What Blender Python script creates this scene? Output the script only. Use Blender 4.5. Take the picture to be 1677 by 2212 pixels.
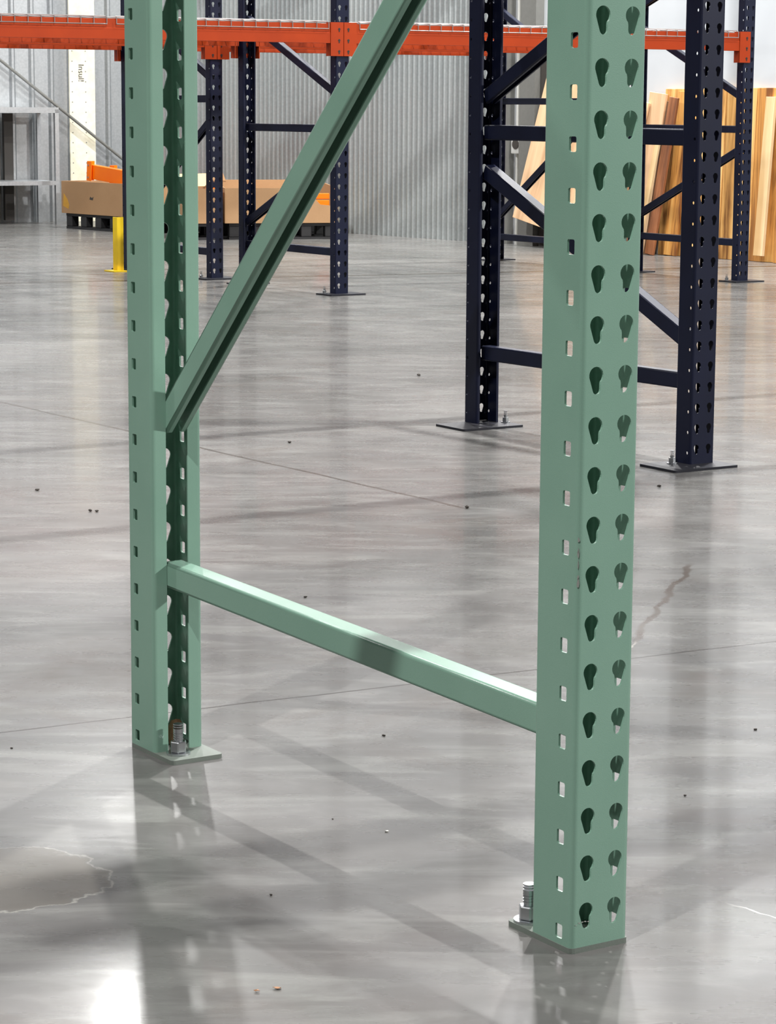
import bpy, bmesh, math, random
from mathutils import Vector, Matrix
random.seed(7)
for o in list(bpy.data.objects): bpy.data.objects.remove(o)
S = bpy.context.scene; COL = S.collection
PI = math.pi
# ------------------------------------------------------------------ camera
CAM_H, PITCH, ROLL, FPX = 0.8689, 0.16089, 0.00616, 5401.9
cd = bpy.data.cameras.new('camera'); cam = bpy.data.objects.new('camera', cd); COL.objects.link(cam)
cd.sensor_fit = 'HORIZONTAL'; cd.sensor_width = 36.0; cd.lens = FPX * 36.0 / 1677.0
cd.clip_start = .05; cd.clip_end = 200
M = Matrix.Rotation(PI/2 - PITCH, 4, 'X') @ Matrix.Rotation(ROLL, 4, 'Z')
M.translation = Vector((0, 0, CAM_H)); cam.matrix_world = M
S.camera = cam
# ------------------------------------------------------------------ light and exposure
S.view_settings.view_transform = 'Standard'; S.view_settings.look = 'None'
S.view_settings.gamma = 1; S.view_settings.use_curve_mapping = False
S.view_settings.exposure = -0.90
wd = bpy.data.worlds.new('interior_bounce'); S.world = wd; wd.use_nodes = True
bg = wd.node_tree.nodes['Background']
bg.inputs[0].default_value = (.93, .96, 1, 1); bg.inputs[1].default_value = 0.09
def lamp(name, loc, power, size=.35, col=(1, .99, .97), rot=None):
    l = bpy.data.lights.new(name, 'AREA'); l.shape = 'DISK'; l.size = size; l.energy = power; l.color = col
    o = bpy.data.objects.new(name, l); o.location = loc; COL.objects.link(o)
    if rot: o.rotation_euler = rot
    return o
def aim(o, tgt):
    o.rotation_euler = (Vector(tgt) - o.location).to_track_quat('-Z', 'Y').to_euler()
LAMPS = [((-2.33, -.87, 7), 1150, .13), ((1.12, 6.9, 7), 1250, .13), ((-6.9, 5.8, 7), 520, .2),
         ((3.2, 10.8, 7), 620, .4), ((-5.0, 13.5, 7), 950, .4), ((0.7, 15.0, 7), 1150, .4), ((1.7, 13.9, 4.8), 350, .35)]  # this row: unseen fill lamps, added to brighten back wall and distant floor
for p_, e_, s_ in LAMPS: lamp('bay_and_fill_light', p_, e_, s_)
l3 = lamp('bay_and_fill_light', (-1.95, 17.7, 6.0), 340, .2); aim(l3, (-.2, 4, 0))
l5 = lamp('bay_and_fill_light', (-1.9, -6.5, 6.5), 150, .5); aim(l5, (.2, 4, 0))
l6 = lamp('bay_and_fill_light', (9.0, 2.2, 4.6), 1600, .4); aim(l6, (.3, 3, .3))

# ------------------------------------------------------------------ materials
def srgb(r, g, b):
    f = lambda c: (c/255/12.92) if c/255 <= .04045 else ((c/255+.055)/1.055)**2.4
    return (f(r), f(g), f(b), 1)
class NT:
    def __init__(s, name):
        s.m = bpy.data.materials.new(name); s.m.use_nodes = True
        s.t = s.m.node_tree; s.n = s.t.nodes; s.b = s.n['Principled BSDF']; s._co = None
    def node(s, typ, **kw):
        n = s.n.new(typ)
        for k, v_ in kw.items(): setattr(n, k, v_)
        return n
    def link(s, a, b): s.t.links.new(a, b)
    def co(s):
        if not s._co: s._co = s.node('ShaderNodeTexCoord').outputs['Object']
        return s._co
    def val(s, x, sock):
        if isinstance(x, (int, float)): sock.default_value = x
        elif isinstance(x, tuple): sock.default_value = x
        else: s.link(x, sock)
    def math(s, op, a, b=0.0, c=None, clamp=False):
        n = s.node('ShaderNodeMath', operation=op); n.use_clamp = clamp
        s.val(a, n.inputs[0]); s.val(b, n.inputs[1])
        if c is not None: s.val(c, n.inputs[2])
        return n.outputs[0]
    def mapping(s, scale=(1,1,1), rot=(0,0,0), loc=(0,0,0)):
        n = s.node('ShaderNodeMapping'); n.inputs['Scale'].default_value = scale
        n.inputs['Rotation'].default_value = rot; n.inputs['Location'].default_value = loc
        s.link(s.co(), n.inputs[0]); return n.outputs[0]
    def noise(s, scale, detail=4, rough=.55, vec=None, dist=0):
        n = s.node('ShaderNodeTexNoise'); n.inputs['Scale'].default_value = scale
        n.inputs['Detail'].default_value = detail; n.inputs['Roughness'].default_value = rough
        n.inputs['Distortion'].default_value = dist
        s.link(vec if vec else s.co(), n.inputs['Vector']); return n.outputs['Fac']
    def ramp(s, fac, stops):
        n = s.node('ShaderNodeValToRGB'); e = n.color_ramp.elements
        while len(e) < len(stops): e.new(.5)
        for i, (p_, c_) in enumerate(stops):
            e[i].position = p_; e[i].color = c_ if len(c_) == 4 else (*c_, 1)
        s.link(fac, n.inputs[0]); return n.outputs['Color']
    def mix(s, fac, a, b, mode='MIX'):
        n = s.node('ShaderNodeMix', data_type='RGBA', blend_type=mode)
        s.val(fac, n.inputs[0]); s.val(a, n.inputs[6]); s.val(b, n.inputs[7]); return n.outputs[2]
    def rng(s, x, a, b, c=0.0, d=1.0, smooth=False):
        n = s.node('ShaderNodeMapRange'); n.clamp = True
        if smooth: n.interpolation_type = 'SMOOTHSTEP'
        s.val(x, n.inputs[0]); n.inputs[1].default_value = a; n.inputs[2].default_value = b
        s.val(c, n.inputs[3]); s.val(d, n.inputs[4]); return n.outputs[0]
    def bump(s, h, strength=.3, dist=.001):
        n = s.node('ShaderNodeBump'); n.inputs['Strength'].default_value = strength
        n.inputs['Distance'].default_value = dist; s.link(h, n.inputs['Height']); s.link(n.outputs[0], s.b.inputs['Normal'])
    def set(s, col=None, rough=None, metal=None, spec=None, coat=None):
        if col is not None: s.val(col, s.b.inputs['Base Color'])
        if rough is not None: s.val(rough, s.b.inputs['Roughness'])
        if metal is not None: s.val(metal, s.b.inputs['Metallic'])
        if spec is not None: s.val(spec, s.b.inputs['Specular IOR Level'])
        if coat is not None: s.val(coat, s.b.inputs['Coat Weight'])
        return s.m
def paint(name, c1, c2, rough, bump=.15, scale=700, dirt=None):
    k = NT(name); n1 = k.noise(6, 3); col = k.mix(k.rng(n1, .3, .7), c1, c2)
    if dirt:
        d = k.noise(28, 6, .7); col = k.mix(k.rng(d, .70, .76, 0, .6), col, dirt)
    k.bump(k.noise(scale, 2), bump, .0006)
    return k.set(col, rough, 0, .28 if 'orange' in name or 'navy' in name else .5)
GREEN = paint('green_paint', srgb(130, 164, 147), srgb(122, 157, 140), .29, .22, 900)
NAVY = paint('navy_paint', srgb(20, 25, 48), srgb(16, 20, 40), .42, .15, 600)
NAVYD = paint('navy_plate_paint', srgb(46, 46, 52), srgb(26, 28, 36), .5, .2, 300, srgb(120, 110, 95))
PLATEG = paint('scuffed_plate_paint', srgb(118, 126, 118), srgb(94, 102, 96), .55, .3, 300, srgb(168, 164, 152))
ORANGE = paint('dark_orange_paint', srgb(166, 54, 0), srgb(154, 48, 0), .6, .1, 500)
ORANGE2 = paint('bright_orange_paint', srgb(255, 128, 10), srgb(252, 118, 6), .4, .1, 500)
YELLOW = paint('yellow_paint', srgb(240, 205, 20), srgb(228, 190, 16), .45, .1, 500)
BLACKP = paint('black_plastic', srgb(34, 34, 36), srgb(46, 46, 48), .55, .1, 300)
def simple(name, c, rough, metal=0):
    k = NT(name); n1 = k.noise(40, 3)
    return k.set(k.mix(n1, c, tuple(x*.8 for x in c[:3]) + (1,)), rough, metal)
ZINC = simple('zinc_plated_steel', (.62, .64, .66, 1), .28, 1)
WIREM = simple('galvanised_wire', (.36, .35, .34, 1), .4, .7)
DARKHOLE = simple('dark_hole_disc', (.02, .015, .012, 1), .6)  # near-black colour for the shade inside connector holes
BARE = simple('scuffed_bare_metal', (.5, .52, .48, 1), .4, .6)
GREYS = simple('grey_steel', srgb(128, 128, 124), .5, .2)
DARKG = simple('dark_grey_board', srgb(64, 60, 56), .6)
WHITEP = simple('white_conduit', srgb(225, 226, 222), .5)
CREAMP = simple('cream_conduit', srgb(214, 200, 120), .5)
def galv(name, c1, c2, rough):
    k = NT(name)
    v_ = k.node('ShaderNodeTexVoronoi'); v_.inputs['Scale'].default_value = 60
    k.link(k.co(), v_.inputs['Vector'])
    big = k.noise(1.6, 4, .6, k.mapping((1, 1, .25)))
    c = k.mix(k.rng(big, .35, .65), c1, c2)
    c = k.mix(.18, c, k.ramp(v_.outputs['Distance'], [(0, (.9, .9, .9)), (1, (.35, .35, .36))]))
    k.bump(k.noise(14, 3), .12, .004)
    return k.set(c, rough, .75)
GALV = galv('galvanised_sheet', srgb(208, 217, 217), srgb(190, 200, 202), .33)
GALV2 = galv('dull_galvanised_sheet', srgb(186, 190, 192), srgb(168, 173, 178), .38)
def cardboard():
    k = NT('corrugated_cardboard'); n = k.noise(5, 4); f = k.noise(90, 2, .5, k.mapping((1, 1, 6)))
    c = k.mix(n, srgb(178, 142, 104), srgb(160, 124, 88)); c = k.mix(k.rng(f, .4, .7, 0, .25), c, srgb(140, 108, 74))
    return k.set(c, .85)
CARD = cardboard()
CARDL = simple('pale_cardboard', srgb(232, 206, 150), .85)
def whitewall():
    k = NT('white_insulated_wall'); n = k.noise(1.4, 5, .6)
    return k.set(k.mix(n, srgb(206, 210, 214), srgb(186, 191, 196)), .7)
WALLW = whitewall()
def creampanel():
    k = NT('cream_plasterboard'); n = k.noise(7, 5, .7)
    return k.set(k.mix(k.rng(n, .3, .7), srgb(250, 246, 226), srgb(226, 218, 190)), .8)
CREAM = creampanel()
def wood(name, c1, c2, c3, sc=16, dist=2.2, seed=0.0):
    dist *= .35
    k = NT(name)
    vec = k.mapping((1, 1, .07), loc=(seed, seed*1.7, seed*.6))
    n = k.noise(sc, 5, .6, vec, dist); n2 = k.noise(sc*6, 3, .6, vec)
    c = k.ramp(n, [(.36, c1), (.5, c2), (.66, c3)])
    c = k.mix(k.rng(n2, .5, .8, 0, .4), c, c1)
    return k.set(c, .6)
WOODS = [wood('golden_acacia_board', srgb(132, 84, 38), srgb(222, 166, 92), srgb(246, 204, 136), 14, 1.6, 3.0),
         wood('red_brown_board', srgb(104, 62, 38), srgb(152, 96, 60), srgb(176, 120, 78), 18, 1.2, 9.0),
         wood('dark_brown_board', srgb(62, 40, 24), srgb(98, 68, 42), srgb(136, 98, 60), 18, 1.2, 5.0),
         wood('pale_maple_board', srgb(206, 168, 116), srgb(230, 200, 152), srgb(240, 214, 172), 10, .7, 1.0),
         wood('tan_plywood', srgb(190, 152, 114), srgb(218, 178, 138), srgb(230, 194, 154), 9, 2.6, 7.0),
         wood('amber_board', srgb(120, 72, 30), srgb(208, 146, 72), srgb(236, 184, 106), 12, 1.8, 13.0)]
# floor: polished concrete with saw cuts, cracks, mottling and scratches
def floor_mat():
    k = NT('polished_concrete')
    big = k.noise(1.1, 6, .62, dist=.6); med = k.noise(4.2, 7, .68, k.mapping((1, 1.5, 1), (0, 0, .5)), dist=1.2); fine = k.noise(160, 4, .7)
    streak = k.noise(9, 5, .6, k.mapping((.45, 1.6, 1), (0, 0, .55)), 1.0)
    c = k.ramp(big, [(.3, srgb(80, 80, 78)), (.5, srgb(100, 99, 98)), (.7, srgb(121, 119, 117))])
    c = k.mix(k.rng(med, .38, .66, 0, .42), c, srgb(86, 84, 81))
    c = k.mix(k.rng(streak, .48, .7, 0, .35), c, srgb(148, 149, 145))
    c = k.mix(k.rng(fine, .3, .75, 0, .22), c, srgb(96, 94, 90))
    sep = k.node('ShaderNodeSeparateXYZ'); k.link(k.co(), sep.inputs[0]); X, Y = sep.outputs[0], sep.outputs[1]
    wob = k.math('MULTIPLY', k.math('SUBTRACT', k.noise(3, 4), .5), .02)
    def line(p, q, width, strength, col, ext=False, w=wob):
        nonlocal c
        dx, dy = q[0]-p[0], q[1]-p[1]; L = math.hypot(dx, dy); dx /= L; dy /= L
        across = k.math('ABSOLUTE', k.math('ADD', k.math('ADD', k.math('MULTIPLY', X, -dy), k.math('MULTIPLY', Y, dx)), k.math('ADD', p[0]*dy - p[1]*dx, w)))
        m = k.rng(across, width*.4, width, 1, 0)
        if not ext:
            along = k.math('ADD', k.math('ADD', k.math('MULTIPLY', X, dx), k.math('MULTIPLY', Y, dy)), -p[0]*dx - p[1]*dy)
            m = k.math('MULTIPLY', m, k.math('MULTIPLY', k.rng(along, -.02, .02), k.rng(along, L-.02, L+.02, 1, 0)))
        c = k.mix(k.math('MULTIPLY', m, strength), c, col)
    dk = srgb(92, 88, 82)
    line((-.542, 3.407), (.227, 3.821), .0034, 1.0, srgb(50, 46, 42), True)
    line((-1.148, 7.341), (.169, 5.411), .008, .95, srgb(60, 56, 50))
    line((-.984, 6.275), (1.141, 7.321), .008, .5, dk, True)
    line((-1.91, 12.279), (2.159, 14.005), .05, .95, srgb(60, 56, 50), True)
    w2 = k.math('MULTIPLY', k.math('SUBTRACT', k.noise(9, 5), .5), .05)
    line((.30, 3.63), (.405, 4.039), .003, .35, srgb(220, 215, 205), w=w2)
    line((.405, 4.039), (.586, 4.742), .008, .95, srgb(74, 66, 60), w=w2)
    line((.39, 2.655), (.455, 2.575), .0018, .8, srgb(228, 226, 220), w=w2)
    # old brownish spill with an irregular rim near the lower left
    px = k.math('DIVIDE', k.math('ADD', X, .44), .125); py = k.math('DIVIDE', k.math('ADD', Y, -2.74), .12)
    rr = k.math('ADD', k.math('ADD', k.math('MULTIPLY', px, px), k.math('MULTIPLY', py, py)), k.math('MULTIPLY', k.math('SUBTRACT', k.noise(14, 6), .5), 1.6))
    c = k.mix(k.rng(rr, .94, 1.0, .5, 0), c, srgb(98, 92, 82)); c = k.mix(k.rng(k.math('ABSOLUTE', k.math('SUBTRACT', rr, 1.03)), 0, .05, .3, 0), c, srgb(210, 208, 196))
    # small dark scuffs
    sc = k.noise(26, 3, .5, k.mapping((.6, 2.2, 1), (0, 0, .3))); c = k.mix(k.rng(sc, .70, .77, 0, .6), c, srgb(76, 70, 62)); bl = k.noise(2.3, 5, .65, k.mapping((1, 1, 1), (0, 0, .2), (4, 2, 0)), .8); c = k.mix(k.rng(bl, .56, .70, 0, .45), c, srgb(84, 76, 70))
    rgh = k.rng(k.noise(7, 5, .7, k.mapping((.5, 1.4, 1), (0, 0, .5))), .3, .7, .22, .34)
    h = k.math('ADD', k.math('MULTIPLY', k.noise(5, 3, .5, k.mapping((.5, 2.0, 1), (0, 0, .1))), 1.0), k.math('MULTIPLY', fine, .02))
    k.bump(h, .045, .02)
    k.b.inputs['Coat Roughness'].default_value = .07; return k.set(c, rgh, 0, .08, .15)
FLOOR = floor_mat()

# ------------------------------------------------------------------ mesh helpers
def link(name, bm, mat, parent=None, smooth=False, solid=None, off=-1):
    me = bpy.data.meshes.new(name)
    if smooth:
        for f in bm.faces: f.smooth = True
    bm.to_mesh(me); bm.free(); me.materials.append(mat)
    o = bpy.data.objects.new(name, me); COL.objects.link(o)
    if parent: o.parent = parent
    if solid:
        md = o.modifiers.new('thickness', 'SOLIDIFY'); md.thickness = solid; md.offset = off
    return o
def thing(name, label, cat, loc=(0, 0, 0), rz=0, group=None):
    o = bpy.data.objects.new(name, None); COL.objects.link(o); o.empty_display_size = .1
    o.location = loc; o.rotation_euler = (0, 0, rz); o['label'] = label; o['category'] = cat
    if group: o['group'] = group
    return o
def tag(o, label, cat, group=None):
    o['label'] = label; o['category'] = cat
    if group: o['group'] = group
    return o
def struct(o): o['kind'] = 'structure'; return o
def box(bm, x0, x1, y0, y1, z0, z1, M_=None):
    vs = [bm.verts.new((x, y, z)) for x in (x0, x1) for y in (y0, y1) for z in (z0, z1)]
    for q in ((0, 1, 3, 2), (4, 6, 7, 5), (0, 4, 5, 1), (2, 3, 7, 6), (0, 2, 6, 4), (1, 5, 7, 3)):
        bm.faces.new([vs[i] for i in q])
    if M_ is not None: bmesh.ops.transform(bm, matrix=M_, verts=vs)
    return vs
def bevelled(bm, w=.002, seg=2):
    bmesh.ops.bevel(bm, geom=list(bm.edges), offset=w, segments=seg, affect='EDGES', profile=.6)
def tube(bm, p, q, r, n=8, cap=True):
    p, q = Vector(p), Vector(q); d = q-p; R = d.to_track_quat('Z', 'Y').to_matrix()
    a, b = [], []
    for i in range(n):
        t = 2*PI*i/n; o = R @ Vector((math.cos(t)*r, math.sin(t)*r, 0)); a.append(bm.verts.new(p+o)); b.append(bm.verts.new(q+o))
    for i in range(n): bm.faces.new((a[i], a[(i+1) % n], b[(i+1) % n], b[i]))
    if cap: bm.faces.new(a[::-1]); bm.faces.new(b)
def prism(bm, poly, f0, f1):
    """closed polygon swept between two placement functions (x,y)->Vector"""
    a = [bm.verts.new(f0(*p)) for p in poly]; b = [bm.verts.new(f1(*p)) for p in poly]; n = len(poly)
    for i in range(n): bm.faces.new((a[i], a[(i+1) % n], b[(i+1) % n], b[i]))
    bm.faces.new(a[::-1]); bm.faces.new(b)
P = 0.0508                                     # hole pitch, two inches
def keyhole(mirror=False, s=1.0):
    r1, r2, dz = .009*s, .0050*s, -.0142*s
    pts = []
    a0 = math.atan2(-.0066, .0061); a1 = PI + .20
    for i in range(15):
        t = a0 + (a1-a0)*i/14; pts.append((r1*math.cos(t), r1*math.sin(t)))
    for i in range(9):
        t = a1 + (2*PI - a1)*i/8; pts.append((r2*math.cos(t) + .0006*s, dz + r2*math.sin(t)))
    pts.append((.0056*s, -.0092*s))
    if mirror: pts = [(-x, z) for x, z in reversed(pts)]
    return pts
def roundhole(r, n=10): return [(r*math.cos(2*PI*i/n), r*math.sin(2*PI*i/n)) for i in range(n)]
def sqhole(a, b, r=.0018):
    pts = []
    for cx, cz, t0 in ((a-r, b-r, 0), (-a+r, b-r, PI/2), (-a+r, -b+r, PI), (a-r, -b+r, 1.5*PI)):
        for i in range(3): t = t0 + PI/4*i; pts.append((cx + r*math.cos(t), cz + r*math.sin(t)))
    return pts
def cell(faces, s0, s1, z0, z1, hole, cs, cz, zc=0.0):
    """rectangle in (s,z) with a hole; appends polygons"""
    cor = [(s1, z1), (s0, z1), (s0, z0), (s1, z0)]
    def quad(p):
        dx, dz = p[0], p[1]-zc
        return 0 if dx >= 0 and dz >= 0 else 1 if dx < 0 and dz >= 0 else 2 if dx < 0 else 3
    h = [(cs+x, cz+z) for x, z in hole]; qd = [quad(p) for p in hole]; n = len(h)
    for i in range(n):
        j = (i+1) % n; a, b = qd[i], qd[j]
        if a == b: faces.append([h[j], h[i], cor[a]])
        else:
            faces.append([h[j], h[i], cor[a], cor[b]])
def plain(faces, s0, s1, z0, z1): faces.append([(s0, z0), (s1, z0), (s1, z1), (s0, z1)])
def column_mesh(W, D, lip, H, kind, flip, L=0.0, so=.0215, zb=.006):
    """C-shaped perforated rack column. x along the key face, y away from it. flip mirrors it in y to face the other way."""
    R = .0062; bm = bmesh.new()
    n = int((H-.03)/P)
    def emit(faces, fn, smooth=False):
        for f in faces:
            vs = [bm.verts.new(fn(s, z)) for s, z in f]
            if flip: vs.reverse()
            fc = bm.faces.new(vs); fc.smooth = smooth
    def T(x, y, z): return Vector((x, (L-y) if flip else y, z))
    # key face (normal -y), seen with x to the right
    F = []
    kx = (.0187 if kind == 'green' else .0187*W/.0742, None); kx = kx[0]
    zk = .0443 if kind == 'green' else .046
    zlo = zk-.0305
    ks = 1.0 if kind == 'green' else .86
    plain(F, R, W-R, zb, zlo)
    for i in range(n):
        z0 = zlo+P*i
        if z0+P > H: break
        cell(F, R, W/2, z0, z0+P, keyhole(False, ks), kx, z0+.0305, -.004)
        cell(F, W/2, W-R, z0, z0+P, keyhole(True, ks), W-kx, z0+.0305, -.004)
        zt = z0+P
    plain(F, R, W-R, zt, H)
    emit(F, lambda s, z: T(s, 0, z))
    # side faces
    for side in (0, 1):
        F = []
        hs = sqhole(.006, .0076) if kind == 'green' else roundhole(.0042)
        zs0 = .02 if kind == 'green' else .033
        so_ = so if kind == 'green' else .0135
        c0, c1 = so_-.0072 if kind != 'green' else so_-.012, so_+.0072 if kind != 'green' else so_+.012
        zc = zs0
        plain(F, R, c0, zb, H); plain(F, c1, D-R, zb, H)
        z = zb
        i = 0
        while True:
            zc = zs0+P*i; top = zc+P/2
            if top > H: break
            cell(F, c0, c1, z, top, hs, so_, zc); z = top; i += 1
        plain(F, c0, c1, z, H)
        if side == 0: F = [list(reversed(f)) for f in F]
        emit(F, (lambda s, z: T(0, s, z)) if side == 0 else (lambda s, z: T(W, s, z)))
    # four bends and two lips
    def arc(cx, cy, t0, t1):
        m = 8; F = []
        for i in range(m):
            a, b = t0+(t1-t0)*i/m, t0+(t1-t0)*(i+1)/m
            F.append([(a, zb), (b, zb), (b, H), (a, H)])
        emit(F, lambda t, z: T(cx+R*math.cos(t), cy+R*math.sin(t), z), False)
    arc(R, R, PI, 1.5*PI); arc(W-R, R, 1.5*PI, 2*PI); arc(W-R, D-R, 0, PI/2); arc(R, D-R, PI/2, PI)
    emit([[(W-R, zb), (lip_, zb), (lip_, H), (W-R, H)] for lip_ in (W-lip,)], lambda s, z: T(s, D, z))
    emit([[(lip, zb), (R, zb), (R, H), (lip, H)]], lambda s, z: T(s, D, z))
    bmesh.ops.remove_doubles(bm, verts=bm.verts, dist=2e-5)
    return bm
def channel(p, q, b, h, lip, openv, parent, name, mat, thick=.002, R=.004):
    """lipped channel from p to q in the local y-z plane (x = width b); openv = +1 / -1 : which side of the run is open"""
    p, q = Vector(p), Vector(q); d = (q-p).normalized(); up = Vector((1, 0, 0)).cross(d)
    if up.z < 0: up = -up
    up *= -openv                                  # 'up' points to the closed web
    hb, hh = b/2, h/2
    path = [(-hb+lip, -hh)]
    def arc(cx, cy, t0, t1):
        for i in range(5):
            t = t0+(t1-t0)*i/4; path.append((cx+R*math.cos(t), cy+R*math.sin(t)))
    arc(-hb+R, -hh+R, 1.5*PI, PI); arc(-hb+R, hh-R, PI, PI/2); arc(hb-R, hh-R, PI/2, 0); arc(hb-R, -hh+R, 0, -PI/2)
    path.append((hb-lip, -hh))
    bm = bmesh.new()
    A = [bm.verts.new(p+Vector((x, 0, 0))+up*y) for x, y in path]; B = [bm.verts.new(q+Vector((x, 0, 0))+up*y) for x, y in path]
    for i in range(len(path)-1): bm.faces.new((A[i], A[i+1], B[i+1], B[i]))
    c = (p+q)/2
    f = bm.faces[len(bm.faces)//2] if False else None
    bm.normal_update()
    bm.faces.ensure_lookup_table(); mid = bm.faces[len(path)//2-1]
    if (mid.calc_center_median()-c).dot(mid.normal) < 0: bmesh.ops.reverse_faces(bm, faces=bm.faces)
    for fc in bm.faces: fc.smooth = fc.calc_area() < (q-p).length*.0025
    return link(name, bm, mat, parent, solid=thick)
def anchor_bolt(parent, x, y, z, s=1.0, h=.046):
    bm = bmesh.new()
    tube(bm, (x, y, z), (x, y, z+h*.86*s), .0058*s, 14)
    tube(bm, (x, y, z+h*.86*s), (x, y, z+h*s), .0066*s, 14)
    for i in range(7): tube(bm, (x, y, z+(.021+i*.0032)*s), (x, y, z+(.0225+i*.0032)*s), .0068*s, 14)
    b_ = link('anchor_bolt', bm, ZINC, parent)
    bm = bmesh.new(); tube(bm, (x, y, z+.0028*s), (x, y, z+.018*s), .0118*s, 6); bevelled(bm, .0012*s, 1); link('nut', bm, ZINC, b_)
    bm = bmesh.new(); tube(bm, (x, y, z), (x, y, z+.0026*s), .0165*s, 22); link('washer', bm, ZINC, b_)
    return b_
def plate(parent, x0, x1, y0, y1, mat, t=.008, r=.006, rivets=()):
    bm = bmesh.new(); poly = []
    for cx, cy, t0 in ((x1-r, y1-r, 0), (x0+r, y1-r, PI/2), (x0+r, y0+r, PI), (x1-r, y0+r, 1.5*PI)):
        for i in range(4): a = t0+PI/6*i; poly.append((cx+r*math.cos(a), cy+r*math.sin(a)))
    prism(bm, poly, lambda x, y: Vector((x, y, 0)), lambda x, y: Vector((x, y, t)))
    return link('base_plate', bm, mat, parent)

MESH = {}
def post(parent, W, D, lip, H, kind, flip, L, mat):
    key = (W, D, lip, H, kind, flip, round(L, 4))
    if key not in MESH:
        o = link('post', column_mesh(W, D, lip, H, kind, flip, L), mat, parent, solid=.0025); MESH[key] = o.data
    else:
        o = bpy.data.objects.new('post', MESH[key]); COL.objects.link(o); o.parent = parent
        md = o.modifiers.new('thickness', 'SOLIDIFY'); md.thickness = .0025; md.offset = -1
    return o

# ------------------------------------------------------------------ the room
WA = 0.5717; w_ = Vector((math.cos(WA), math.sin(WA), 0)); d_ = Vector((-math.sin(WA), math.cos(WA), 0))
bm = bmesh.new()
for q in ([(-14, -12), (18, -12), (18, 26), (-14, 26)],): bm.faces.new([bm.verts.new((x, y, 0)) for x, y in q])
bmesh.ops.solidify(bm, geom=bm.faces, thickness=.15)
bm2 = bmesh.new(); box(bm2, -14, 18, -12, 26, -.15, 0); bm.free()
struct(link('floor', bm2, FLOOR))
CORNER = Vector((-1.795, 19.26, 0))
RD = Vector((.629, -.777, 0)).normalized(); RN = Vector((-RD.y, RD.x, 0))          # right wall runs along RD
if RN.dot(Vector((0, -1, 0))) < 0: RN = -RN
LD = Vector((-.875, -.485, 0)).normalized(); LN = Vector((-LD.y, LD.x, 0))
if LN.dot(Vector((0, -1, 0))) < 0: LN = -LN
def sheet_wall(name, origin, dr, nr, s0, s1, z0, z1, prof, mat, back=.02):
    """profile prof(s)->offset towards the room; a closed sheet with some depth"""
    bm = bmesh.new(); n = prof['n']; front = []
    k = s0
    pts = []
    while k < s1: pts.extend([(k+a*prof['pitch'], o) for a, o in prof['pts']]); k += prof['pitch']
    lo = [bm.verts.new(origin+dr*s+nr*o+Vector((0, 0, z0))) for s, o in pts]
    hi = [bm.verts.new(origin+dr*s+nr*o+Vector((0, 0, z1))) for s, o in pts]
    for i in range(len(pts)-1):
        f = bm.faces.new((lo[i], lo[i+1], hi[i+1], hi[i])); f.smooth = prof.get('smooth', False)
    bb = [bm.verts.new(origin+dr*s-nr*back+Vector((0, 0, z))) for s, z in ((pts[0][0], z0), (pts[-1][0], z0), (pts[-1][0], z1), (pts[0][0], z1))]
    bm.faces.new(bb[::-1])
    bm.faces.new((lo[-1], bb[1], bb[2], hi[-1])); bm.faces.new((bb[0], lo[0], hi[0], bb[3]))
    bmesh.ops.recalc_face_normals(bm, faces=bm.faces)
    return struct(link(name, bm, mat))
sine = {'n': 12, 'pitch': .0508*1.03, 'pts': [(i/12, .0125*math.sin(2*PI*i/12)) for i in range(12)], 'smooth': True}
trap = {'n': 4, 'pitch': .152, 'pts': [(0, 0), (.34, 0), (.44, .020), (.56, .020), (.66, 0)], 'smooth': False}
sheet_wall('wall_right', CORNER, RD, RN, 0.0, 4.02, 0, 2.6, sine, GALV)
sheet_wall('wall_left', CORNER-LN*0, LD, LN, 0.0, 5.0, 0, 2.6, trap, GALV2)
def wallbox(name, o, dr, nr, s0, s1, t0, t1, z0, z1, mat):
    bm = bmesh.new(); Mx = Matrix(((dr.x, nr.x, 0, o.x), (dr.y, nr.y, 0, o.y), (0, 0, 1, 0), (0, 0, 0, 1)))
    box(bm, s0, s1, t0, t1, z0, z1, Mx); bmesh.ops.recalc_face_normals(bm, faces=bm.faces)
    return link(name, bm, mat)
struct(wallbox('wall_upper_right', CORNER, RD, RN, -.1, 4.02, -.16, -.02, 0, 8, WALLW))
struct(wallbox('wall_upper_left', CORNER, LD, LN, -.1, 5.4, -.16, -.02, 0, 8, WALLW))
ww = struct(wallbox('wall_back_right', CORNER, RD, RN, 4.0, 12.5, -.17, -.05, 0, 8, WALLW))
# vertical seams of the white wall panels
for i, s in enumerate((5.08, 5.98, 6.9, 7.8)):
    struct(wallbox('trim_%d' % (i+1), CORNER, RD, RN, s-.004, s+.004, -.05, -.047, 0, 8, GREYS))
struct(wallbox('trim_5', CORNER, RD, RN, 4.025, 4.05, -.17, .0, 0, 8, GREYS))
def wp(s, off, z, D=RD, N=RN): return CORNER + D*s + N*off + Vector((0, 0, z))
def sheet_tag(o, l, c, g=None): return tag(o, l, c, g)

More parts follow.
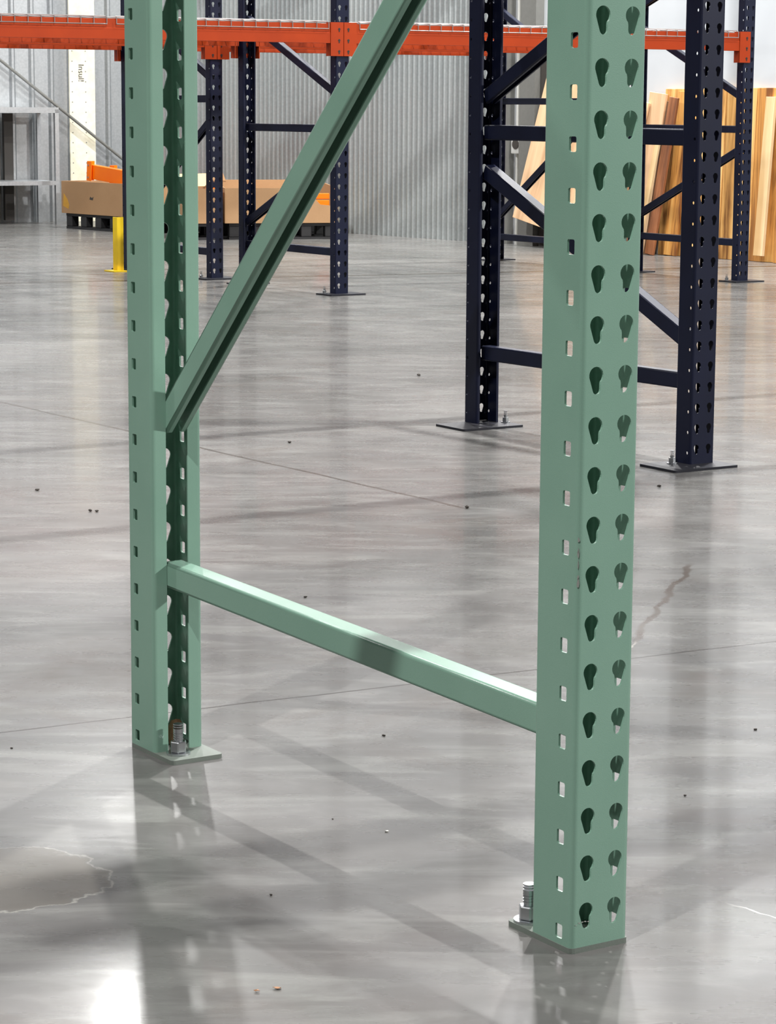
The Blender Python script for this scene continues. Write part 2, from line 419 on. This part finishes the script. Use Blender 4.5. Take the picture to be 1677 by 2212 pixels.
# cream strip of board on the left wall, with screws and pencilled writing
t = thing('wall_board', 'cream plasterboard strip screwed upright to the left metal wall', 'wall board', wp(.72, 0.022, 0, LD, LN))
LS = .7245                                     # metres from the corner back to the strip's reference
def lft(u): return .737 - u                    # u measured rightwards from x=145 px point
S0, S1 = .737-.238, .737-.034
bm = bmesh.new(); Mx = Matrix(((LD.x, LN.x, 0, CORNER.x), (LD.y, LN.y, 0, CORNER.y), (0, 0, 1, 0), (0, 0, 0, 1)))
inv = Matrix.Translation(-t.location)
box(bm, S0, S1, .022, .036, 0.0, 2.5, inv @ Mx); bmesh.ops.recalc_face_normals(bm, faces=bm.faces); link('board', bm, CREAM, t)
for s in (S1-.022, S0+.075):
    for i in range(14):
        bm = bmesh.new(); a = inv @ (Mx @ Vector((s, .0355, .36+i*.075))); b = inv @ (Mx @ Vector((s, .0375, .36+i*.075)))
        tube(bm, a, b, .0042, 8); link('screw', bm, GREYS, t)
cu = bpy.data.curves.new('pencilled_word', 'FONT'); cu.body = 'Insul!'; cu.size = .062; cu.extrude = .0004
cu.materials.append(DARKG); wr = bpy.data.objects.new('pencilled_word', cu); COL.objects.link(wr); wr.parent = t
Rm = Matrix(((0, -LD.x, LN.x, 0), (0, -LD.y, LN.y, 0), (-1, 0, 0, 0), (0, 0, 0, 1)))
Rm.translation = inv @ (Mx @ Vector((S1-.073, .0372, 1.165))); wr.matrix_local = Rm

# bracing rod crossing the left wall
bm = bmesh.new(); tube(bm, wp(1.35, .09, 1.25, LD, LN), wp(.22, .09, .40, LD, LN), .011, 10)
tag(link('bracing_rod', bm, GREYS), 'thin grey bracing rod slanting down across the cream board and left wall', 'rod')
# galvanised frame standing at the left edge
t = thing('metal_stand', 'pale galvanised two-tier metal frame at the far left edge by the wall', 'stand', wp(1.35, .35, 0, LD, LN))
inv = Matrix.Translation(-t.location)
def lbox(name, s0, s1, t0, t1, z0, z1, mat=GALV2):
    bm = bmesh.new(); box(bm, s0, s1, t0, t1, z0, z1, inv @ Mx); bmesh.ops.recalc_face_normals(bm, faces=bm.faces); return link(name, bm, mat, t)
for tt in (.06, .42):
    lbox('leg', .955, .985, tt, tt+.03, 0, .83); lbox('leg', 1.85, 1.88, tt, tt+.03, 0, .83)
lbox('shelf', .985, 1.88, .06, .45, .285, .315); lbox('top_shelf', .955, 1.88, .06, .45, .805, .845)
lbox('upright', 1.185, 1.255, .08, .12, .02, .80, DARKG); lbox('upright', 1.285, 1.31, .08, .12, .02, .80, DARKG)

# conduit, junction box, column and dark panel at the end of the corrugated sheets
bm = bmesh.new(); tube(bm, wp(4.10, -.035, 0), wp(4.10, -.035, 3), .013, 12)
tag(link('conduit', bm, WHITEP), 'white vertical conduit pipe right of the corrugated sheets', 'pipe')
bm = bmesh.new(); tube(bm, wp(4.145, -.04, 0), wp(4.145, -.04, 3), .007, 10)
tag(link('conduit', bm, CREAMP), 'thin yellowish pipe between white conduit and grey column', 'pipe')
t = thing('junction_box', 'small pale junction box with round dark socket on the white conduit', 'junction box', wp(4.12, -.03, .625))
inv = Matrix.Translation(-t.location); Mr = Matrix(((RD.x, RN.x, 0, CORNER.x), (RD.y, RN.y, 0, CORNER.y), (0, 0, 1, 0), (0, 0, 0, 1)))
bm = bmesh.new(); box(bm, 4.075, 4.165, -.045, .0, .575, .685, inv @ Mr); bmesh.ops.recalc_face_normals(bm, faces=bm.faces); bevelled(bm, .006, 2); link('housing', bm, WHITEP, t)
bm = bmesh.new(); tube(bm, inv @ (Mr @ Vector((4.12, 0, .635))), inv @ (Mr @ Vector((4.12, .006, .635))), .03, 16); link('socket', bm, DARKG, t)
o = wallbox('steel_column', CORNER, RD, RN, 4.17, 4.315, -.05, .02, 0, 3.0, GREYS); tag(o, 'grey steel column between the white conduit and the dark panel', 'column')
o = wallbox('dark_panel', CORNER, RD, RN, 4.325, 4.75, -.049, -.02, .0, 1.25, DARKG); tag(o, 'dark grey upright panel behind the leaning plywood', 'panel')

# ------------------------------------------------------------------ wood leaning on the white wall
def leaning(name, label, cat, s0, s1, h, mat, foot=.08, top=-.25, th=.02, skew=0.0, z0=0.0, group=None):
    """board standing on the floor at offset foot, leaning back to offset top at its upper end"""
    lean = math.asin(max(-1, min(1, (foot-top)/h))); hz = h*math.cos(lean)
    up = (Vector((0, 0, 1))*math.cos(lean) - RN*math.sin(lean) + RD*skew/h).normalized()
    sd = (RD - up*RD.dot(up)).normalized(); nn = sd.cross(up)
    if nn.dot(RN) < 0: nn = -nn
    base = wp((s0+s1)/2, foot, z0)
    o0 = Matrix(((sd.x, nn.x, up.x, base.x), (sd.y, nn.y, up.y, base.y), (sd.z, nn.z, up.z, base.z), (0, 0, 0, 1)))
    bm = bmesh.new(); hw = (s1-s0)/2
    box(bm, -hw, hw, -th/2, th/2, 0, h); bmesh.ops.recalc_face_normals(bm, faces=bm.faces); bevelled(bm, .0015, 1)
    me = link(name, bm, mat); me.matrix_world = o0
    # rest the lowest corner on the floor
    low = min((o0 @ Vector((x, y, 0))).z for x in (-hw, hw) for y in (-th/2, th/2)); m2 = o0.copy(); m2.translation.z -= low - z0
    me.matrix_world = m2
    return tag(me, label, cat, group)
G_ = WOODS
leaning('plywood_sheet', 'large tan plywood sheet leaning in front of the dark panel', 'plywood', 4.22, 5.16, .92, G_[4], .12, .0, .018, .18)
leaning('wood_slab', 'broad golden wood slab at the back of the stack, centre', 'board', 5.42, 5.915, .98, G_[0], .0, -.036, .022)
leaning('wood_slab', 'broad golden streaky slab just left of the farthest rack post', 'board', 5.92, 6.155, .985, G_[0], .0, -.036, .022)
leaning('wood_slab', 'amber wood slab at the right edge behind the pale plank', 'board', 6.16, 6.95, .985, G_[5], .0, -.036, .022)
leaning('wood_board', 'tan board leaning furthest left of the wood stack, right of green post', 'board', 5.21, 5.35, .955, G_[4], .035, -.01, .018, .10)
leaning('wood_board', 'dark brown narrow board beside the tan one, tilted', 'board', 5.36, 5.415, .91, G_[2], .065, .015, .018, .12)
leaning('wood_board', 'red-brown board standing tilted in middle of the left boards', 'board', 5.395, 5.465, .935, G_[1], .09, .04, .018, .13)
leaning('wood_board', 'golden board tilted against the red-brown one', 'board', 5.33, 5.37, .74, G_[3], .115, .065, .016, .12)
leaning('wood_board', 'amber board nearest the dark blue post on its left', 'board', 5.50, 5.60, .965, G_[5], .035, -.01, .018, .05)
leaning('wood_board', 'short brown offcut at the foot of the left boards', 'board', 5.30, 5.40, .14, G_[2], .16, .14, .018, .0)
leaning('pale_plank', 'pale maple plank leaning right of the farthest rack post', 'plank', 6.235, 6.305, .90, G_[3], .05, -.01, .022, .01, .035)
leaning('wood_board', 'amber board at the right picture edge beside the pale plank', 'board', 6.38, 6.58, .93, G_[5], .04, -.01, .02, .0)

# ------------------------------------------------------------------ rack frames
def frame(name, label, org, a, L, kind, W, D, lip, H, horiz, diag, mat, plates, bolts, bb=.032, bh=.034, group=None):
    t = thing(name, label, 'rack frame', (org[0], org[1], 0), a, group)
    post(t, W, D, lip, H, kind, False, 0, mat); post(t, W, D, lip, H, kind, True, L, mat)
    ya, yb = D-.010, L-D+.010
    xc = W/2
    for z0, z1 in horiz: channel((xc, ya, z0), (xc, yb, z1), bb, bh, .006, -1, t, 'horizontal_brace', mat)
    for z0, z1 in diag: channel((xc, ya, z0), (xc, yb, z1), bb, bh, .008, -1, t, 'diagonal_brace', mat)
    for pl in plates: plate(t, *pl, NAVYD if kind != 'green' else PLATEG, .006)
    for x, y in bolts: anchor_bolt(t, x, y, .006, 1.0 if kind == 'green' else .8, .034 if kind == 'green' else .026)
    return t
# green frame in the foreground
GL = 1.0058; GW, GD = .0742, .0714
gf = frame('upright_frame', 'sage green perforated upright frame standing nearest the camera', (.1927, 2.4898), WA, GL, 'green', GW, GD, .021, 3.05,
      [], [], GREEN,
      [(-.001, .076, .0, .114), (.0, .078, .884, GL)], [(.017, .098), (.026, .915)])
xc = GW/2
channel((xc, GD-.006, .2275), (xc, GL-GD+.012, .2475), .031, .034, .0065, -1, gf, 'horizontal_brace', GREEN)
channel((xc, GD-.02, 1.303), (xc, GL-GD+.012, .452), .032, .034, .0095, -1, gf, 'diagonal_brace', GREEN)
channel((xc, GD-.01, 1.42), (xc, GL-GD+.012, 2.25), .032, .034, .0095, -1, gf, 'diagonal_brace', GREEN)
channel((xc, GD-.006, 1.37), (xc, GL-GD+.012, 1.37), .031, .034, .0065, -1, gf, 'horizontal_brace', GREEN)
# scuffs where the paint is chipped on the front post
def scuff(parent, pts, mat):
    bm = bmesh.new()
    for (x, y, z, a, b, nx, ny) in pts:
        c = Vector((x, y, z)); n = Vector((nx, ny, 0)); s = Vector((-ny, nx, 0)); vs = []
        for i in range(8):
            t = 2*PI*i/8; r = 1+random.uniform(-.35, .35); vs.append(c+n*.0003+s*a*r*math.cos(t)+Vector((0, 0, b*r*math.sin(t))))
        bm.faces.new([bm.verts.new(v_) for v_ in vs])
        lo = [bm.verts.new(v_-n*.0006) for v_ in vs]
        bm.faces.new(lo[::-1])
    o = link('paint_chip', bm, mat, parent); o['label'] = 'pale chipped paint'; return o
random.seed(5)
for i in range(6): scuff(gf, [(.0014, .0014, .392+.009*i+random.uniform(-.003, .003), .0006+random.random()*.0008, .002+.003*random.random(), -.7, -.7)], BARE)
for i in range(5): scuff(gf, [(.006+.004*i, 0, .0325+random.uniform(-.0015, .0015), .0008+random.random()*.001, .0006, 0, -1)], BARE)

# dark blue frame in the middle distance, single row
NW, ND = .0755, .061
AB = frame('upright_frame', 'dark blue frame in the middle distance, one post each side of the front green post', (.740, 6.072), WA, .980, 'navy', NW, ND, .010, 3.66,
      [(.205, .200), (.798, .800)], [(.300, .695), (1.315, .895), (1.40, 1.84)], NAVY,
      [(-.10, .10, -.065, .075), (-.10, .10, .835, .975)], [(.088, .905)], .034, .040)
anchor_bolt(AB, -.028, .035, .006, .8, .026)
# rear rows
FA = .604; FW, FD = .072, .052
def far_frame(name, label, centre, L, horiz, diag, lip=.009, plate_w=.10, group=None):
    ww_, dd_ = Vector((math.cos(FA), math.sin(FA), 0)), Vector((-math.sin(FA), math.cos(FA), 0))
    o = Vector((centre[0], centre[1], 0)) - ww_*FW/2 - dd_*FD/2
    t = frame(name, label, (o.x, o.y), FA, L, 'navy', FW, FD, lip, 3.66, horiz, diag, NAVY,
              [(-.06, .135, -.055, .08), (-.06, .135, L-.08, L+.02)], [(-.03, .05)], .032, .036, group)
    return t, o
K1 = dict(horiz=[(.196, .196), (.764, .764), (1.8, 1.8)], diag=[(.665, .305), (.925, 1.28), (1.7, 1.4)])
K2 = dict(horiz=[(.135, .135), (.90, .90), (1.8, 1.8)], diag=[(.80, .25), (1.0, 1.4)])
Gc, Fc, Ec, Hc = (-.235, 11.685), (-.70, 12.36), (-.885, 12.70), (-1.392, 13.42)
Dc, Cpc = (1.78, 12.74), (1.08, 13.74)
BAY = Vector((2.015, 1.055, 0))
far_frame('upright_frame', 'dark blue frame of front rear row, post under the paired orange connectors', Gc, .872, **K1)
far_frame('upright_frame', 'dark blue frame at the right end of the row, before the leaning wood', Dc, .872, **K1)
far_frame('upright_frame', 'dark blue frame behind the green rear post, second row, by the yellow guard', Ec, .93, **K2)
far_frame('upright_frame', 'dark blue frame of second row glimpsed right of the middle navy post', Cpc, .87, **K2)
G2 = (Gc[0]-BAY.x, Gc[1]-BAY.y); E2 = (Ec[0]-BAY.x, Ec[1]-BAY.y)
far_frame('upright_frame', 'dark blue frame at the left end of the front orange beams', G2, .872, **K1)
far_frame('upright_frame', 'dark blue frame at the left end of the rearmost orange beams', E2, .93, **K2)

# ------------------------------------------------------------------ beams
def beam(label, A, B, face, z0=1.152, z1=1.240, dep=.040, group='orange rack beams at shelf height', gap0=.045, gap1=.045, mat=None, name='rack_beam', con=True):
    """box beam between two post-centre points on the key plane; face=+1: front towards the camera side (right-hand normal)"""
    mat = mat or ORANGE
    A, B = Vector((A[0], A[1], 0)), Vector((B[0], B[1], 0)); dr = (B-A).normalized(); nr = Vector((dr.y, -dr.x, 0))*face
    L = (B-A).length; t = thing(name, label, 'rack beam', tuple(A), math.atan2(dr.y, dr.x), group)
    Y = -face
    bm = bmesh.new(); h = z1-z0
    prof = [(.006, z0), (.006, z0+h*.52), (.0035, z0+h*.55), (.0035, z1), (-dep*.62, z1), (-dep*.62, z1-.018), (-dep, z1-.018), (-dep, z0)]
    prism(bm, prof, lambda y, z: Vector((gap0, -y*face, z)) if False else Vector((gap0, y*Y, z)), lambda y, z: Vector((L-gap1, y*Y, z)))
    bmesh.ops.recalc_face_normals(bm, faces=bm.faces); link('beam_rail', bm, mat, t)
    if con:
        for x0, x1 in ((.0015, .066), (L-.066, L-.0015)):
            bm = bmesh.new(); y0, y1 = sorted((.0045*Y, .0095*Y)); box(bm, x0, x1, y0, y1, 1.094, z1+.006)
            xe = x1 if x0 < L/2 else x0
            ys = sorted((.009*Y, -dep*Y)); box(bm, min(xe, xe-.004 if x0 < L/2 else xe+.004), max(xe, xe-.004 if x0 < L/2 else xe+.004), ys[0], ys[1], 1.094, z1+.006)
            bmesh.ops.recalc_face_normals(bm, faces=bm.faces)
            c = link('end_connector', bm, mat, t)
            for zz in (1.115, 1.165, 1.215):
                xr = (x0+.022) if x0 < L/2 else (x1-.022)
                bm = bmesh.new(); tube(bm, (xr, .0085*Y, zz), (xr, .0108*Y, zz), .0058, 10); tube(bm, (xr, .0085*Y, zz-.009), (xr, .0108*Y, zz-.009), .0034, 8); link('rivet', bm, DARKHOLE, c)  # dark discs painted in place of shaded teardrop holes
    return t
ddv = Vector((-math.sin(FA), math.cos(FA), 0)); wwv = Vector((math.cos(FA), math.sin(FA), 0))
def keyf(c, L): v_ = Vector((c[0], c[1], 0)); return v_ - ddv*FD/2, v_ - ddv*FD/2 + ddv*L
LG, LE = .872, .93
fG, rG = keyf(Gc, LG); fD, rD = keyf(Dc, LG); fE, rE = keyf(Ec, LE); fC, rC = keyf(Cpc, .87)
fG2, rG2 = fG-BAY, rG-BAY; fE2, rE2 = fE-BAY, rE-BAY
Zs = [('front', fG2, fG, 'front orange beam leaving the picture at the left edge', 1), ('front', fG, fD, 'front orange beam spanning from the paired connectors to the far right post', 1),
      ('rear', rG2, rG, 'second orange beam behind the front one, left half', -1), ('rear', rG, rD, 'second orange beam behind the front one, right half', -1),
      ('front', fE2, fE, 'third orange beam, ending at the post right of the green post', 1), ('front', fE, fC, 'third orange beam, right half, ending at the middle navy post', 1),
      ('rear', rE2, rE, 'rearmost orange beam at the left, against the cream board', -1), ('rear', rE, rC, 'rearmost orange beam behind the braced frame, right half', -1)]
for _, A, B, l, f_ in Zs: beam(l, A, B, f_)
# upper levels, above the picture
def upper(A, B, face, z, mat, l): beam(l, A, B, face, z, z+.10, .042, 'upper rack beams above the picture', .04, .04, mat, 'rack_beam', False)
gF = Vector((.1927, 2.4898, 0)) + w_*GW/2; gR = gF + d_*GL; aF = Vector((.740, 6.072, 0)) + w_*NW/2; aR = aF + d_*.98
for nm, F0, R0_, z, mt in (('green', gF, gR, 1.62, ORANGE), ('dark blue', aF, aR, 1.40, ORANGE)):
    for sg, sd in ((1, 'right'), (-1, 'left')):
        for ps, P0, f_ in (('front', F0, 1), ('rear', R0_, -1)):
            A, B = P0, P0 + w_*sg*2.4
            if sg < 0: A, B = B, A
            upper(A, B, f_, z, mt, 'upper %s beam running %s from the %s frame' % (ps, sd, nm))
for ps, A, B, f_ in (('front left', fG2, fG, 1), ('front right', fG, fD, 1), ('rear left', rG2, rG, -1), ('rear right', rG, rD, -1)):
    upper(A, B, f_, 3.50, ORANGE, 'top %s beam of the far rack' % ps)
# ------------------------------------------------------------------ wire decks on the beams
def deck(label, f0, f1, r0, r1, a, b):
    """deck between fractions a..b of the bay"""
    p00, p10 = f0.lerp(f1, a), f0.lerp(f1, b); p01, p11 = r0.lerp(r1, a), r0.lerp(r1, b)
    t = thing('wire_deck', label, 'wire deck', tuple(p00), 0, 'wire mesh decks on the orange beams')
    o = p00; ex = p10-p00; ey = p01-p00; bm = bmesh.new(); Z = 1.243
    nx = 17; ny = 8; L = ey.length; k = .0022
    def Q(u, v_, z): return (p00.lerp(p10, u).lerp(p01.lerp(p11, u), v_) - o) + Vector((0, 0, z))
    for i in range(nx+1):
        u = i/nx; tube(bm, Q(u, -.012, Z+.003), Q(u, 1.012, Z+.003), k, 4)
        tube(bm, Q(u, -.014, Z+.003), Q(u, -.014, 1.214), k, 4); tube(bm, Q(u, 1.014, Z+.003), Q(u, 1.014, 1.214), k, 4)
    for j in range(ny+1):
        v_ = j/ny; tube(bm, Q(0, v_, Z+.007), Q(1, v_, Z+.007), k, 4)
    for v_ in (-.016, 1.016): tube(bm, Q(0, v_, 1.216), Q(1, v_, 1.216), k, 4); 
    link('mesh', bm, WIREM, t)
    for u in (.12, .5, .88):
        bm = bmesh.new(); a_, b_ = Q(u, .05, 0), Q(u, .95, 0); dr = (b_-a_).normalized(); sd = Vector((dr.y, -dr.x, 0))
        prism(bm, [(-.02, 1.218), (.02, 1.218), (.02, 1.242), (-.02, 1.242)], lambda x, z: a_+sd*x+Vector((0, 0, z)), lambda x, z: b_+sd*x+Vector((0, 0, z)))
        bmesh.ops.recalc_face_normals(bm, faces=bm.faces); link('support_channel', bm, WIREM, t)
decks = [(fG2, fG, rG2, rG, .04, .49, 'wire deck leaving the picture at the top left corner'), (fG2, fG, rG2, rG, .51, .965, 'wire deck left of the paired orange connectors'),
         (fG, fD, rG, rD, .035, .49, 'wire deck right of the paired orange connectors'), (fG, fD, rG, rD, .51, .965, 'wire deck at the right end of the row'),
         (fE2, fE, rE2, rE, .51, .965, 'rear-row wire deck behind the left one'), (fE, fC, rE, rC, .035, .49, 'rear-row wire deck in the middle'), (fE, fC, rE, rC, .51, .965, 'rear-row wire deck by the middle navy post')]
for A, B, C_, D_, a, b, l in decks: deck(l, A, B, C_, D_, a, b)

# ------------------------------------------------------------------ yellow guard
t = thing('post_guard', 'yellow steel post guard on a small foot plate beside the left navy post', 'post guard', (-1.437, 13.22, 0), FA)
bm = bmesh.new(); box(bm, -.012, -.006, -.02, .02, .006, .285); box(bm, -.012, .026, -.026, -.02, .006, .285); bmesh.ops.recalc_face_normals(bm, faces=bm.faces); link('angle', bm, YELLOW, t)
bm = bmesh.new(); box(bm, -.05, .04, -.06, .05, 0, .006); link('foot_plate', bm, YELLOW, t)

# ------------------------------------------------------------------ cartons and pallets
def quad_frame(A, B):
    A, B = Vector((*A, 0)), Vector((*B, 0)); dr = (B-A).normalized(); return A, dr, (B-A).length, math.atan2(dr.y, dr.x)
def pallet(label, A, B, depth, H=.108):
    A, dr, L, a = quad_frame(A, B); t = thing('pallet', label, 'pallet', tuple(A), a)
    bm = bmesh.new(); box(bm, 0, L, 0, depth, H-.02, H); link('deck', bm, BLACKP, t)
    n = max(1, round(L/.185)); 
    for j in range(3):
        y = (depth-.09)*j/2
        bm = bmesh.new(); box(bm, 0, L, y, y+.09, 0, .016); link('runner', bm, BLACKP, t)
        for i in range(n+1):
            x = (L-.07)*i/n; bm = bmesh.new(); box(bm, x, x+.07, y, y+.06, .016, H-.02); bevelled(bm, .004, 1); link('block', bm, BLACKP, t)
    return t
def carton(label, A, B, depth, z0, hf, hb, flaps=(), torn=None):
    A, dr, L, a = quad_frame(A, B); t = thing('carton', label, 'cardboard box', (A.x, A.y, z0), a)
    th = .007
    def panel(name, pts, f0, f1, mat=CARD):
        bm = bmesh.new(); prism(bm, pts, f0, f1); bmesh.ops.recalc_face_normals(bm, faces=bm.faces); return link(name, bm, mat, t)
    fp = [(0, 0), (L, 0), (L, hf), (0, hf)] if not torn else [(0, 0), (L, 0), (L, hf-torn[1]), (L-torn[0]*.55, hf-torn[1]*.9), (L-torn[0], hf), (0, hf)]
    panel('front_panel', fp, lambda x, z: Vector((x, 0, z)), lambda x, z: Vector((x, th, z)))
    panel('back_panel', [(0, 0), (L, 0), (L, hb), (0, hb)], lambda x, z: Vector((x, depth-th, z)), lambda x, z: Vector((x, depth, z)))
    for x in (0, L-th): panel('side_panel', [(th, 0), (depth-th, 0), (depth-th, hb), (th, hf)], lambda y, z: Vector((x, y, z)), lambda y, z: Vector((x+th, y, z)))
    panel('bottom_panel', [(th, 0), (L-th, 0), (L-th, .008), (th, .008)], lambda x, z: Vector((x, th, z)), lambda x, z: Vector((x, depth-th, z)))
    return t, panel
L0, L1 = (-2.33, 17.86), (-1.64, 17.04)
pallet('black plastic pallet under the left carton', (-2.295, 17.84), (-1.66, 17.08), .66)
c1, pn = carton('open cardboard carton at the left holding a loose orange beam', L0, L1, .68, .108, .225, .225)
o = pn('label', [(.02, .05), (.09, .03), (.10, .06), (.075, .10), (.03, .14)], lambda x, z: Vector((x, -.001, z)), lambda x, z: Vector((x, 0, z)), simple('amber_sticker', srgb(214, 160, 60), .6)); o['label'] = 'amber tape patch'
o = pn('tear', [(.36, .105), (.40, .10), (.41, .125), (.39, .115), (.37, .125)], lambda x, z: Vector((x, -.001, z)), lambda x, z: Vector((x, 0, z)), DARKG); o['label'] = 'dark tear mark'
pallet('black pallet under the middle carton, right of the green rear post', (-1.33, 16.34), (-1.10, 16.385), .66)
c2, pn = carton('narrow middle carton with pale open flaps above it', (-1.335, 16.318), (-1.09, 16.378), .68, .108, .225, .225)
pn('flap', [(0, 0), (.22, 0), (.32, .085), (.05, .08)], lambda x, z: Vector((x, .50+z*.6, .225+z)), lambda x, z: Vector((x, .506+z*.6, .225+z)), CARDL)['label'] = 'pale cream inner flap'
pallet('black pallet under the right carton', (-1.05, 16.43), (-.36, 16.60), .66)
c3, pn = carton('long right carton torn open at its right end over orange beams', (-1.075, 16.395), (-.34, 16.575), .70, .108, .228, .262, torn=(.22, .12))
pn('flap', [(0, 0), (.13, 0), (.11, .055), (0, .045)], lambda x, z: Vector((x, .69+z*.2, .255+z)), lambda x, z: Vector((x, .697+z*.2, .255+z)), CARD)
# loose beams
def loose_beam(label, A, B, zA, zB, yaw_off=0.0, h=.10, dep=.045, hc=.135, both=False):
    A, B = Vector((*A, zA)), Vector((*B, zB)); dr = (B-A); L = dr.length; dr.normalize()
    t = thing('loose_beam', label, 'rack beam', tuple(A)); t.rotation_euler = dr.to_track_quat('X', 'Z').to_euler()
    bm = bmesh.new(); box(bm, 0.004, L, 0, dep, 0, h); bevelled(bm, .004, 2); link('beam_rail', bm, ORANGE2, t)
    bm = bmesh.new(); box(bm, 0, .004, -.016, dep, -.012, hc-.012); box(bm, -.0, .058, -.016, -.012, -.012, hc-.012); bmesh.ops.recalc_face_normals(bm, faces=bm.faces); c = link('end_connector', bm, ORANGE2, t)
    for zz in (.01, hc-.04):
        bm = bmesh.new(); tube(bm, (.02, -.018, zz), (.02, -.0155, zz), .007, 10); link('rivet', bm, ZINC, c)
    return t
loose_beam('bright orange loose beam end rising from the left carton', (-2.13, 17.80), (-1.70, 17.27), .352, .30)
loose_beam('bright orange loose beam deeper in the left carton, mostly hidden', (-1.98, 17.90), (-1.60, 17.45), .32, .29)
loose_beam('bright orange beam end poking from middle carton', (-1.13, 16.48), (-1.2, 16.95), .27, .26, hc=.09, h=.06)
loose_beam('bright orange beam on top in the torn right carton', (-.86, 16.52), (-.40, 16.63), .262, .262, h=.036, hc=.04)
loose_beam('bright orange beam underneath in the torn right carton', (-.86, 16.512), (-.40, 16.622), .218, .218, h=.036, hc=.04)

# ------------------------------------------------------------------ floor litter
def crumb(x, y, r, seed):
    random.seed(seed); bm = bmesh.new(); bmesh.ops.create_icosphere(bm, subdivisions=1, radius=r)
    for v_ in bm.verts: v_.co *= random.uniform(.65, 1.25); v_.co.z = v_.co.z*.55+r*.4
    lo = min(v_.co.z for v_ in bm.verts)
    for v_ in bm.verts: v_.co.z -= lo
    return bm
GRIT = simple('dark_grit', srgb(52, 46, 40), .8); PALEG = simple('pale_grit', srgb(235, 232, 222), .6); LEAF = simple('dry_leaf', srgb(176, 132, 100), .8)
GS = [(.382, 3.099, .0022, 'dark crumb of grit right of the front green post, lower one'), (.522, 3.447, .0030, 'dark crumb of grit near the right picture edge'),
      (-.128, 2.681, .0020, 'dark crumb of grit in the foreground, on the dark shadow'), (-.147, 4.392, .0035, 'dark crumb just above the lower green brace'),
      (-.258, 6.467, .006, 'dark crumb left of the middle navy post, past the green diagonal'), (-.799, 5.626, .005, 'dark crumb at the far left, above the pair of crumbs'),
      (-.644, 5.335, .005, 'left crumb of the close pair at the far left'), (-.629, 5.33, .006, 'right crumb of the close pair at the far left'),
      (-.004, 3.399, .003, 'dark crumb seen under the lower green brace'), (.63, 5.74, .006, 'dark crumb just in front of the navy post plate at right'),
      (.173, 5.411, .006, 'dark crumb at the end of the long thin floor joint'), (.098, 8.132, .008, 'dark crumb far back, left of the middle navy post'),
      (-.066, 2.984, .0014, 'smallest dark crumb, between the two green posts'), (-.512, 3.318, .0022, 'dark crumb left of the rear green post foot')]
for i, (x, y, r, lb) in enumerate(GS):
    o = link('grit', crumb(x, y, r, i), GRIT); o.location = (x, y, 0)
    tag(o, lb, 'grit', 'dark grit on the floor')
o = link('chip', crumb(0, 0, .0026, 31), PALEG); o.location = (.001, 2.932, 0); tag(o, 'tiny white chip on the floor between the green posts', 'chip')
def leaf(x, y, s, seed, z=0):
    random.seed(seed); bm = bmesh.new(); n = 9
    top = [bm.verts.new((s*(1+random.uniform(-.35, .3))*math.cos(2*PI*i/n), s*.6*math.sin(2*PI*i/n)*(1+random.uniform(-.3, .3)), random.uniform(.0006, .003))) for i in range(n)]
    c = bm.verts.new((0, 0, .003))
    for i in range(n): bm.faces.new((top[i], top[(i+1) % n], c))
    o = link('leaf_scrap', bm, LEAF, solid=.0005); o.location = (x, y, z); return o
tag(leaf(-.107, 2.382, .0045, 3), 'pale dry leaf scrap on the floor near the bottom of the picture', 'leaf')
tag(leaf(-.127, 2.374, .0030, 4), 'small reddish crumb beside the pale leaf scrap', 'leaf')
# crumpled dry scrap in the foot of the rear green post
random.seed(11); bm = bmesh.new(); bmesh.ops.create_icosphere(bm, subdivisions=2, radius=.014)
for v_ in bm.verts: v_.co = Vector((v_.co.x*.8, v_.co.y*.6, v_.co.z*1.3))*random.uniform(.6, 1.25)
lo = min(v_.co.z for v_ in bm.verts)
for v_ in bm.verts: v_.co.z -= lo
o = link('crumpled_scrap', bm, LEAF)
pp = Vector((.1927, 2.4898, 0)) + w_*.042 + d_*.955; o.location = (pp.x, pp.y, .0065)
tag(o, 'crumpled brown paper scrap inside foot of the rear green post', 'scrap')
